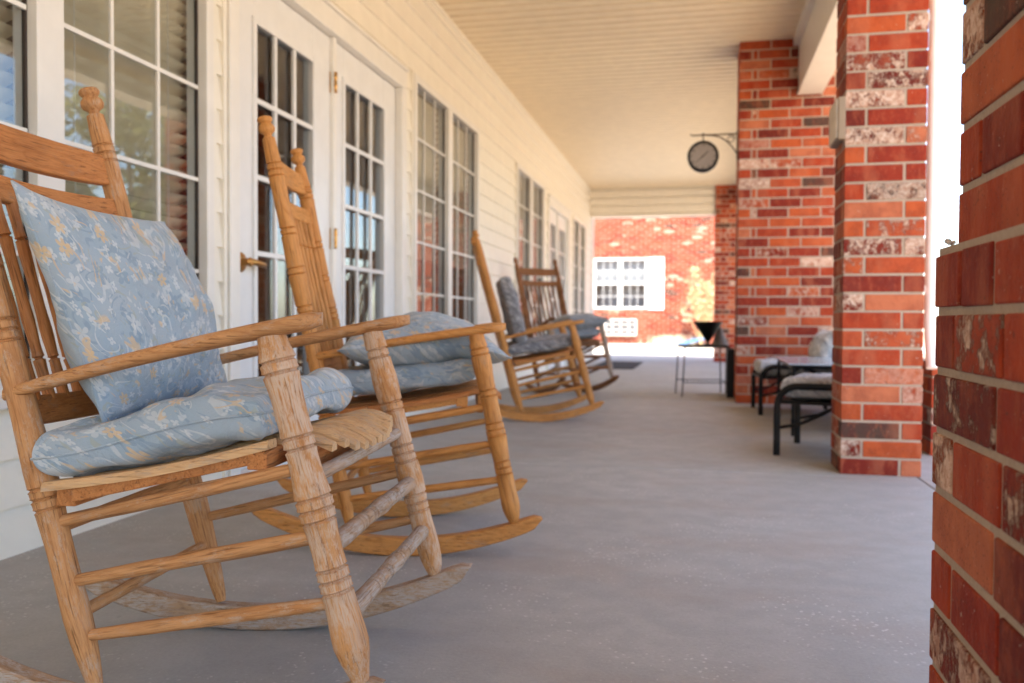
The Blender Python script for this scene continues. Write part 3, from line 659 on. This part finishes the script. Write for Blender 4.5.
def rocking_chair(label, px, py, yw, tilt, mats, rtop=1.13, seed=0, rails=(.895, .805)):
    T = Matrix.Translation((px, py, 0)) @ Matrix.Rotation(yw, 4, 'Z') @ Matrix.Translation((-.048, 0, .79)) @ Matrix.Rotation(-tilt, 4, 'Y') @ Matrix.Translation((.048, 0, -.79))
    t = thing('rocking_chair', label, 'rocking chair', M=T, group=GC)
    p = dict(D0); ex = (rtop-p['rz0'])/(p['rz1']-p['rz0']); p['rx1'] = p['rx0']+(p['rx1']-p['rx0'])*ex; p['rz1'] = rtop
    mp, mr, mg, ms, ma = mats['post'], mats['back'], mats['front_rung'], mats['seat'], mats['arm']
    fp = lambda q, s: Vx(lerp(p['fx0'], p['fx1'], q), s*p['wf'], lerp(p['fz0'], p['fz1'], q))
    rpz = lambda z, s: Vx(lerp(p['rx0'], p['rx1'], (z-p['rz0'])/(p['rz1']-p['rz0'])), s*p['wr'], z)
    for s in (-1, 1):
        turned('front_post', fp(0, s), fp(1, s), .0232, [(.905, 2), (.69, 2), (.50, 3), (.30, 3)], mats['fpost'], t, top_r=.0195, seed=seed+s)
        turned('rear_post', rpz(p['rz0'], s), rpz(p['rz1'], s), .0208, [(.92, 3), (.765, 2), (.665, 2), (.56, 3), (.30, 3)], mp, t, finial=True, seed=seed+s+3)
        # rocker: curved board, splayed
        top, bot = [], []; xf = .325 if (seed == 0 and s < 0) else .365
        for i in range(41):
            x = lerp(-.415, xf, i/40); zb = .63*(x+.048)**2+.0005
            h = .047-.012*min(1, abs(x+.02)/.38)**2.2; e = min((x+.415)/.05, (xf-x)/.035, 1.); e = math.sqrt(max(0, 1-(1-e)**2))
            mid = zb+h*.60; top.append((x, mid+h*.40*e)); bot.append((x, mid-h*.60*e))
        ol = bot+top[::-1][1:-1] if False else bot+top[::-1]
        m = MB(); vs = []; n = len(ol)
        for side in (-.017, .017): vs += [(x, s*wy(x)+side, z) for x, z in ol]
        nn = 41
        fs = [(i, i+1, n-2-i, n-1-i) for i in range(nn-1)]+[(n+i, n+n-1-i, n+n-2-i, n+i+1) for i in range(nn-1)]+[(i, (i+1) % n, n+(i+1) % n, n+i) for i in range(n)]
        bmv = m.add(vs, fs); o = m.build('rocker', mats['rocker'], t, M=Xax.copy(), smooth=40, bevel=.004)
        # arm: flat paddle, narrow at the rear post
        R_ = rpz(lerp(p['rz0'], 1.0845, .437), s); A = Vx(R_.x-.02, s*(p['wr']+.004), R_.z); B_ = Vx(.238, s*(p['wf']+.004), .622); vs = []; K = 24; fs = []
        for i in range(K+1):
            q = i/K; c = A.lerp(B_, q); c.z += .006*sin(pi*q)
            wd = lerp(.0115, .029, min(1, q*1.25)**.9)*(1 if q < .95 else math.sqrt(max(.02, 1-((q-.95)/.05)**2)))
            if q < .03: wd *= .8
            th = lerp(.0100, .0125, q)*(1 if q < .97 else .75)
            c.y += s*.004*sin(pi*q)
            for k in range(14):
                a = 2*pi*k/14; sx = abs(cos(a))**.75*(1 if cos(a) > 0 else -1); sz = abs(sin(a))**.75*(1 if sin(a) > 0 else -1)
                vs.append((c.x, c.y+wd*sx, c.z+th*sz))
        for i in range(K):
            for k in range(14): fs.append((i*14+k, i*14+(k+1) % 14, (i+1)*14+(k+1) % 14, (i+1)*14+k))
        fs += [tuple(range(14)), tuple(K*14+k for k in range(14))[::-1]]
        MB().add(vs, fs).build('armrest', ma, t, M=Xax.copy(), smooth=60)
        for k, (qf, qr) in enumerate(((.62, .253*.955), (.427, .163*.95), (.236, .075))):
            zr = lerp(p['rz0'], 1.0845, qr+.005)
            rod('side_rung', rpz(zr, s), fp(qf, s), .0085, .0108, mp if k else mats['rung'], t, seed+k)
    # front rungs
    a, b_ = fp(.585, -1), fp(.585, 1); rod('front_rung', a, b_, .011, .0115, mg, t)
    for q in (.384, .188):
        a, b_ = fp(q, -1), fp(q, 1)
        turned('front_rung', a, b_, .0135, [(.30, 3), (.42, 2), (.58, 2), (.70, 3)], mg, t, foot=False, seed=seed+5, seg=16)
    for zr, mt in ((.17, mp), (.30, mp)): rod('rear_rung', rpz(zr, -1), rpz(zr, 1), .0085, .0105, mt, t)
    # back rails (steam-bent boards) and spindles
    back_n = Vx(-(1.0845-.055), 0, -(.4127-.134)).normalized()      # backwards
    upv = Vx(p['rx1']-p['rx0'], 0, p['rz1']-p['rz0']).normalized()
    def rail(name, zc, h, crest=0., bow=.022, th=.016):
        vs = []; K = 20; c0 = rpz(zc, 0)
        for i in range(K+1):
            u = lerp(-1, 1, i/K); y = u*p['wr']*.985; c = c0+Vx(0, 0, 0); c.y = y; c = c+back_n*(bow*(1-u*u))
            hh = h/2; up_h = hh+crest*(1-u*u)-(.012 if abs(u) > .93 and crest else 0)
            for (du, dn) in ((-hh, -th/2), (-hh, th/2), (up_h, th/2), (up_h, -th/2)): vs.append(c+upv*du+back_n*dn)
        fs = [(i*4+k, i*4+(k+1) % 4, (i+1)*4+(k+1) % 4, (i+1)*4+k) for i in range(K) for k in range(4)]+[(0, 1, 2, 3), (K*4+3, K*4+2, K*4+1, K*4)]
        return MB().add(vs, fs).build(name, mr, t, M=Yax.copy(), smooth=40, bevel=.003)
    dz = rtop-1.0845
    rz_ = lambda q: lerp(p['rz0'], p['rz1'], q)
    rail('top_rail', rz_(rails[0]), .060, .010); rail('back_rail', rz_(rails[1]), .046); rail('back_rail', .478, .046, 0, .018)
    for i in range(9):
        u = (i-4)/4*.86; y = u*p['wr']; bw = 1-u*u
        a = rpz(.478, 0)+back_n*(.018*bw); a.y = y*.96; b_ = rpz(rz_(rails[1]), 0)+back_n*(.022*bw); b_.y = y
        turned('spindle', a+upv*.015, b_-upv*.015, .0088, [(.2, 1), (.8, 1)], mr, t, foot=False, seed=seed+i, seg=12)
    # seat: slats running front to back, rolled over at the front, on two cross battens
    prof = lambda x: .0+lerp(.378, .452, (x+.19)/.36)-.008*sin(pi*min(1, (x+.19)/.36)) if x < .17 else .452-.0*x-4.2*(x-.17)**2-.02*(x-.17)
    m = MB()
    for i in range(13):
        y = (i-6)*.0335; xe = .250-.9*y*y; side = (i in (0, 12))
        if side: y = math.copysign(.236, y); xe = .155
        n = 22; xs_ = [lerp(-.192, xe, k/(n-1)) for k in range(n)]; w_ = .0122 if not side else .017; rr = random.Random(i+seed*20); jz = rr.uniform(-.0035, .0035); vs = []
        for x in xs_:
            z = prof(x)+jz
            if side: z -= .002
            for dy, dz_ in ((-w_, -.013), (w_, -.013), (w_, -.005), (w_-.005, 0), (-w_+.005, 0), (-w_, -.005)): vs.append((x, y+dy, z+dz_))
        fs = [(k*6+j, k*6+(j+1) % 6, (k+1)*6+(j+1) % 6, (k+1)*6+j) for k in range(n-1) for j in range(6)]+[tuple(range(6)), tuple((n-1)*6+j for j in range(6))[::-1]]
        m.add(vs, fs)
    m.build('seat', ms, t, M=Xax.copy(), smooth=30)
    m = MB().box((.122, -.249, .405), (.152, .249, .432)).box((-.180, -.235, .341), (-.150, .235, .368))
    for s in (-1, 1):
        vs = [(-.15, s*.236-.009, .349), (.122, s*.236-.009, .410), (.122, s*.236-.009, .430), (-.15, s*.236-.009, .369)]; vs += [(x, y+.018, z) for x, y, z in vs]
        m.add(vs, [(0, 1, 2, 3), (7, 6, 5, 4), (0, 4, 5, 1), (1, 5, 6, 2), (2, 6, 7, 3), (3, 7, 4, 0)])
    m.box((.178, -.205, .388), (.194, .205, .434)); m.build('seat_frame', mr, t, M=Yax.copy(), bevel=.002)
    return t, T
W1 = dict(post=M_oak_1, fpost=M_oak_w, back=M_oak_b, front_rung=M_oak_g, seat=M_oak_seat, arm=M_oak_1, rocker=M_oak_g, rung=M_oak_1)
W2 = dict(post=M_oak_s, fpost=M_oak_s, back=M_oak_s, front_rung=M_oak_s, seat=M_oak_b, arm=M_oak_s, rocker=M_oak_s, rung=M_oak_s)
W4 = dict(post=M_oak_d, fpost=M_oak_g, back=M_oak_d, front_rung=M_oak_d, seat=M_oak_d, arm=M_oak_d, rocker=M_oak_d, rung=M_oak_d)
c1, T1 = rocking_chair('weathered oak rocking chair nearest the camera with grey bare front rungs', -.7782, 1.3351, .1042, 0, W1, 1.0845, 0, (.836, .759))
c2, T2 = rocking_chair('honey oak rocking chair in front of the French doors behind the nearest one', -.7829, 2.3459, .2725, -.0593, W2, 1.128, 1)
c3, T3 = rocking_chair('golden oak rocking chair with a charcoal scroll cushion leaning on its back', -.9942, 5.3595, .2871, -.002, W2, 1.171, 2)
c4, T4 = rocking_chair('darker oak rocking chair farthest away turned partly toward the camera', -1.1454, 7.2467, -.8427, .094, W4, 1.226, 3)

# ------------------------------------------------------------------ cushions
def cushion(name, label, cat, W_, H_, T_, mat, M, box=False, seed=0, wr=.006, deform=None, group=None, n=44, pinch=.07):
    vs, fs = [], []; half = []
    def th(u, v):
        if box: a = (1-abs(u)**16)*(1-abs(v)**16); return T_/2*(.84+.16*(1-u*u)*(1-v*v))*max(0, a)**.30
        a = max(0, (1-abs(u)**2.4))*max(0, (1-abs(v)**2.4)); return T_/2*a**.55
    for sgn in (1, -1):
        for i in range(n+1):
            for k in range(n+1):
                u = sin(lerp(-1, 1, i/n)*pi/2*.98)/sin(pi/2*.98); v = sin(lerp(-1, 1, k/n)*pi/2*.98)/sin(pi/2*.98)
                x = W_/2*u*(1-pinch*(1-v*v)*u*u); y = H_/2*v*(1-pinch*(1-u*u)*v*v); z = sgn*th(u, v)
                edge = 1-max(abs(u), abs(v))**6
                xs_, ys_ = x*min(1, .45/W_), y*min(1, .45/H_); p = Vector((xs_*7, ys_*7, sgn*2+seed*3.1)); q = noise.fractal(p, .8, 2, 3)*wr*1.5+noise.noise(Vector((xs_*16+seed, ys_*5, sgn)))*wr*.9
                rad = math.exp(-((1-abs(u))**2+(1-abs(v))**2)*7)            # gathers near the corners
                ang = math.atan2(1-abs(v)+.02, 1-abs(u)+.02); q += rad*.006*sin(ang*15+seed)
                z += q*edge*(1 if box else min(1, th(u, v)/T_*3))*sgn
                z += noise.noise(Vector((xs_*4+seed, ys_*4, 9)))*wr*1.2
                if abs(u) > .999 or abs(v) > .999: z = noise.noise(Vector((xs_*4+seed, ys_*4, 9)))*wr*1.2
                c = Vector((x, y, z))
                if deform: c = deform(c, u, v, sgn)
                vs.append(c)
    S = (n+1)**2
    for i in range(n):
        for k in range(n):
            a = i*(n+1)+k; b_ = a+1; c = a+n+2; d = a+n+1; fs += [(a, d, c, b_), (S+a, S+b_, S+c, S+d)]
    me = bpy.data.meshes.new(name); me.from_pydata([tuple(v) for v in vs], [], fs); bm = bmesh.new(); bm.from_mesh(me); bmesh.ops.remove_doubles(bm, verts=bm.verts, dist=.0004); bmesh.ops.recalc_face_normals(bm, faces=bm.faces); bm.to_mesh(me); bm.free()
    me.materials.append(mat); me.shade_smooth(); o = link(bpy.data.objects.new(name, me)); o.matrix_basis = M
    md = o.modifiers.new('sub', 'SUBSURF'); md.levels = 1; md.render_levels = 1
    tag(o, label, cat, group)
    # seam cord as a part
    edge_pts = []
    for k in range(4):
        for i in range(0, 12):
            s_ = lerp(-1, 1, i/12); u, v = [(s_, -1), (1, s_), (-s_, 1), (-1, -s_)][k]
            c = Vector((W_/2*u*(1-pinch*(1-v*v)*u*u), H_/2*v*(1-pinch*(1-u*u)*v*v), 0)); c.z = noise.noise(Vector((c.x*min(1, .45/W_)*4+seed, c.y*min(1, .45/H_)*4, 9)))*wr*1.2
            if deform: c = deform(c, u, v, 0)
            edge_pts.append(c)
    mb = MB().tube(edge_pts, .0022, 6, True).build('seam_cord', mat, o, smooth=True)
    return o
def FR(T, o, xa, ya):     # frame in chair coords: origin, x axis, y axis
    xa = Vector(xa).normalized(); za = xa.cross(Vector(ya)).normalized(); ya = za.cross(xa)
    return T @ Matrix(((xa.x, ya.x, za.x, o[0]), (xa.y, ya.y, za.y, o[1]), (xa.z, ya.z, za.z, o[2]), (0, 0, 0, 1)))
def seat_def(c, u, v, s): c.z += -.010*(1-u*u) ; return c
sl = (1, 0, .19)
cushion('seat_cushion', 'blue paisley seat cushion tied on the nearest rocking chair', 'seat cushion', .360, .445, .088, M_blue,
        FR(T1, (-.036, -.022, .450), sl, (0, 1, 0)), True, 1, .015, pinch=.03)
bk = (-.265, 0, 1.)
def pil_def(c, u, v, s):
    a, b = (c.x+1)/2, (c.y+1)/2
    TL, TR_, BR, BL = Vx(-.232, .176, .0), Vx(.190, .162, .0), Vx(.250, -.195, .02), Vx(-.205, -.205, .02)
    q = BL.lerp(BR, a).lerp(TL.lerp(TR_, a), b)
    return Vector((q.x, q.y-.012*(1-u*u)*max(0, v), q.z+c.z+.012*sin(v*2.2+.4)*(1-u*u)))
cushion('pillow', 'plump blue paisley pillow leaning on the back of the nearest rocking chair', 'pillow', 2., 2., .135, M_blue,
        FR(T1, (-.200, 0, .655), (0, 1, .0), (-.27, 0, 1.)), False, 5, .015, pil_def, pinch=.05)
cushion('seat_cushion', 'blue paisley seat cushion on the honey oak rocking chair by the doors', 'seat cushion', .40, .45, .080, M_blue2,
        FR(T2, (-.028, 0, .466), sl, (0, 1, 0)), True, 9, .008, pinch=.03)
def flop(c, u, v, s):
    if u > .2: c.z -= .06*(u-.2)**2*1.3; 
    return c
cushion('pillow', 'blue paisley pillow lying flat on the seat of the second rocking chair', 'pillow', .45, .43, .15, M_blue2,
        FR(T2, (.010, -.03, .563), (1, .1, .13), (-.1, 1, 0)), False, 12, .010, flop, pinch=.08)
cushion('seat_cushion', 'charcoal scroll seat cushion on the golden rocking chair', 'seat cushion', .42, .46, .085, M_charc,
        FR(T3, (-.02, 0, .470), sl, (0, 1, 0)), True, 15, .008, pinch=.03)
cushion('back_cushion', 'charcoal scroll cushion leaning upright on the back of the golden rocking chair', 'back cushion', .44, .42, .10, M_charc,
        FR(T3, (-.195, 0, .69), (0, 1, 0), (-.29, 0, 1.)), True, 17, .008, pinch=.04)
cushion('seat_cushion', 'grey seat cushion on the farthest rocking chair under the grey pillow', 'seat cushion', .42, .46, .09, M_greyf,
        FR(T4, (-.02, 0, .470), sl, (0, 1, 0)), True, 19, .008, pinch=.03)
cushion('pillow', 'plain dark grey pillow lying on the seat of the farthest rocking chair', 'pillow', .46, .44, .16, M_greyf,
        FR(T4, (.05, .05, .585), (1, .1, .12), (-.1, 1, 0)), False, 21, .010, pinch=.08)

# ------------------------------------------------------------------ patio furniture on the right
GF = 'low black metal patio chairs by the brick pier'
def patio_chair(label, Tm, dep, wid):        # x = backwards (front legs at 0), y = across
    t = thing('patio_chair', label, 'patio chair', M=Tm, group=GF); r = .016; H = .325
    for y in (0, wid):
        pts = [(0, y, 0), (0, y, H-.10)]+[(.09-.09*cos(a), y, H-.10+.10*sin(a)) for a in [i*pi/16 for i in range(1, 9)]]
        pts += [(dep-.02, y, H+.005), (dep+.015, y, H+.03), (dep+.05, y, .48)]
        MB().tube(pts, r, 10).build('side_frame', M_black, t, smooth=50)
        MB().tube([(dep-.04, y, H), (dep-.02, y, 0)], r, 10).build('rear_leg', M_black, t, smooth=50)
        MB().tube([(.01, y, .13), (.10, y, .15), (.20, y, .20), (.28, y, .255)], .008, 8).build('brace', M_black, t, smooth=50)
    m = MB().tube([(0, 0, .25), (0, wid, .25)], .010, 8).tube([(dep-.03, 0, .25), (dep-.03, wid, .25)], .010, 8).box((0.012, .012, .243), (dep-.03, wid-.012, .257)); 
    m.tube([(.0, .0, .25), (dep-.03, 0, .25)], .009, 8).tube([(.0, wid, .25), (dep-.03, wid, .25)], .009, 8); m.build('seat_frame', M_black, t, smooth=50)
    m = MB().tube([(dep+.05, 0, .48), (dep+.056, .05, .50), (dep+.056, wid-.05, .50), (dep+.05, wid, .48)], .012, 8)
    for i in range(1, 6): yy = wid*i/6; m.tube([(dep+.0, yy, .25), (dep+.05, yy, .50)], .006, 6)
    m.build('back_frame', M_black, t, smooth=50)
    return t
a = math.atan2(.44, .138)                    # front edge direction of the near one
TA = Matrix.Translation((.355, 4.136, 0)) @ Matrix.Rotation(a-pi/2, 4, 'Z')
patio_chair('low black metal patio chair nearest, half hidden by the middle brick pillar', TA, .47, .461)
TC = Matrix.Translation((.40, 5.90, 0)) @ Matrix.Rotation(radians(2), 4, 'Z')
patio_chair('low black metal patio chair against the wide pier beyond the glass table', TC, .52, .50)
def fr2(T, o, xa, ya): return FR(T, o, xa, ya)
cushion('seat_cushion', 'pale leaf print seat cushion on the nearest patio chair', 'seat cushion', .47, .43, .12, M_pale, fr2(TA, (.245, .23, .315), (1, 0, 0), (0, 1, 0)), True, 31, .008, pinch=.02, n=24)
cushion('seat_cushion', 'pale seat cushion on the patio chair beyond the glass table', 'seat cushion', .50, .46, .12, M_pale, fr2(TC, (.245, .25, .315), (1, 0, 0), (0, 1, 0)), True, 33, .008, pinch=.02, n=24)
cushion('pillow', 'pale printed pillow propped on the patio chair beside the wide pier', 'pillow', .42, .26, .17, M_pale, fr2(TC, (.43, .22, .445), (0, 1, 0), (.25, 0, 1)), False, 35, .008, n=24)
tb = thing('coffee_table', 'low glass topped black metal table between the two patio chairs', 'table', loc=(.50, 4.82, 0))
MB().box((-.03, .0, .388), (.60, .98, .398)).build('glass_top', plain('frosted table glass', (.42, .48, .54), .12, spec=.8), tb, bevel=.003)
m = MB()
for (x0_, y0_) in ((0, .03), (0, .92)):
    m.tube([(x0_, y0_, .375), (.55, y0_, .375)], .010, 8)
m.tube([(0, .03, .375), (0, .92, .375)], .010, 8).tube([(.55, .03, .375), (.55, .92, .375)], .010, 8)
m.build('top_frame', M_black, tb, smooth=50)
for x_, y_ in ((0, .03), (0, .92), (.55, .03), (.55, .92)): MB().tube([(x_, y_, .383), (x_, y_, 0)], .010, 8).build('leg', M_black, tb, smooth=50)
m = MB()
for y_ in (.03, .92):
    m.tube([(.0, y_, .24)]+[(.0+.275*i/8, y_, .24+.125*sin(i/8*pi/2)) for i in range(1, 9)], .007, 6).tube([(.05+.2*i/8, y_, .365-.10*(i/8)**2) for i in range(9)], .007, 6).tube([(.55-.30*i/8, y_, .365-.10*(1-(1-i/8)**2)) for i in range(9)], .007, 6)
m.build('scroll_brace', M_black, tb, smooth=50)

# side table, funnel planter, cone and leaning case by the wide pier
st = thing('side_table', 'spindly black metal side table standing beside the wide brick pier', 'side table', loc=(-.125, 7.15, 0)); st.rotation_euler.z = .17
W_, D_, H_ = .37, .38, .425
m = MB().box((0, 0, H_-.018), (W_, .013, H_)).box((0, D_-.013, H_-.018), (W_, D_, H_)).box((0, .013, H_-.018), (.013, D_-.013, H_)).box((W_-.013, .013, H_-.018), (W_, D_-.013, H_))
m.box((.013, .013, H_-.012), (W_-.013, D_-.013, H_-.006)); m.build('top', M_black, st)
for x_, y_ in ((.006, .006), (W_-.006, .006), (.006, D_-.006), (W_-.006, D_-.006)): MB().tube([(x_, y_, H_-.018), (x_+(.02 if x_ < .1 else -.01)*-1, y_, 0)], .0055, 8).build('leg', M_black, st)
m = MB().tube([(-.005, .006, .12), (W_, .006, .12)], .0045, 6).tube([(-.005, D_-.006, .12), (W_, D_-.006, .12)], .0045, 6).tube([(W_, .006, .12), (W_, D_, .12)], .0045, 6); m.build('stretcher', M_black, st)
fn = thing('funnel_planter', 'black inverted cone planter balanced on the black side table', 'planter', loc=(.065, 7.34, H_))
MB().lathe([(0, .030), (.010, .030), (.014, .012), (.022, .010), (.19, .118), (.196, .122), (.200, .120), (.196, .112), (.03, .006)], 32).build('cone', M_black, fn, smooth=30)
cn = thing('cloth_cone', 'grey cone standing behind the black funnel on the side table', 'cone', loc=(.165, 7.42, H_))
MB().lathe([(0, .075), (.006, .075), (.008, .066), (.150, .012), (.156, .008), (.157, .001)], 28).build('cone_body', plain('grey canvas', (.22, .21, .20), .8, bscale=60), cn, smooth=30)
bx = thing('storage_crate', 'black slatted crate on the floor between the side table and the wide pier', 'crate', loc=(.222, 7.175, 0))
m = MB()
for i in range(6): m.box((0, 0, .02+i*.065), (.055, .42, .07+i*.065))
for y_ in (-.006, .40): m.box((-.004, y_, 0), (.059, y_+.02, .40))
m.build('slats', M_black, bx)
tag(MB().box((-1.42, 11.1, .001), (-.84, 13.0, .014)).build('door_mat', M_mat, bevel=.004), 'dark mat lying on the floor in front of the far double doors', 'door mat')
# small white crumb on the ledge of the near pillar
r = random.Random(2); m = MB()
for i in range(7):
    c = Vector((.299+r.uniform(-.006, .006), 1.141+r.uniform(-.008, .01), .7155+.003*r.random()+.0008*i)); q = r.uniform(.002, .004)
    m.lathe([(-q, .001), (-q*.6, q*.75), (0, q), (q*.6, q*.7), (q, .001)], 8, Matrix.Translation(c))
tag(m.build('mortar_crumbs', plain('white crumb', (.75, .72, .68), .9), smooth=True), 'small heap of white crumbs on the ledge of the nearest brick pillar', 'crumbs')
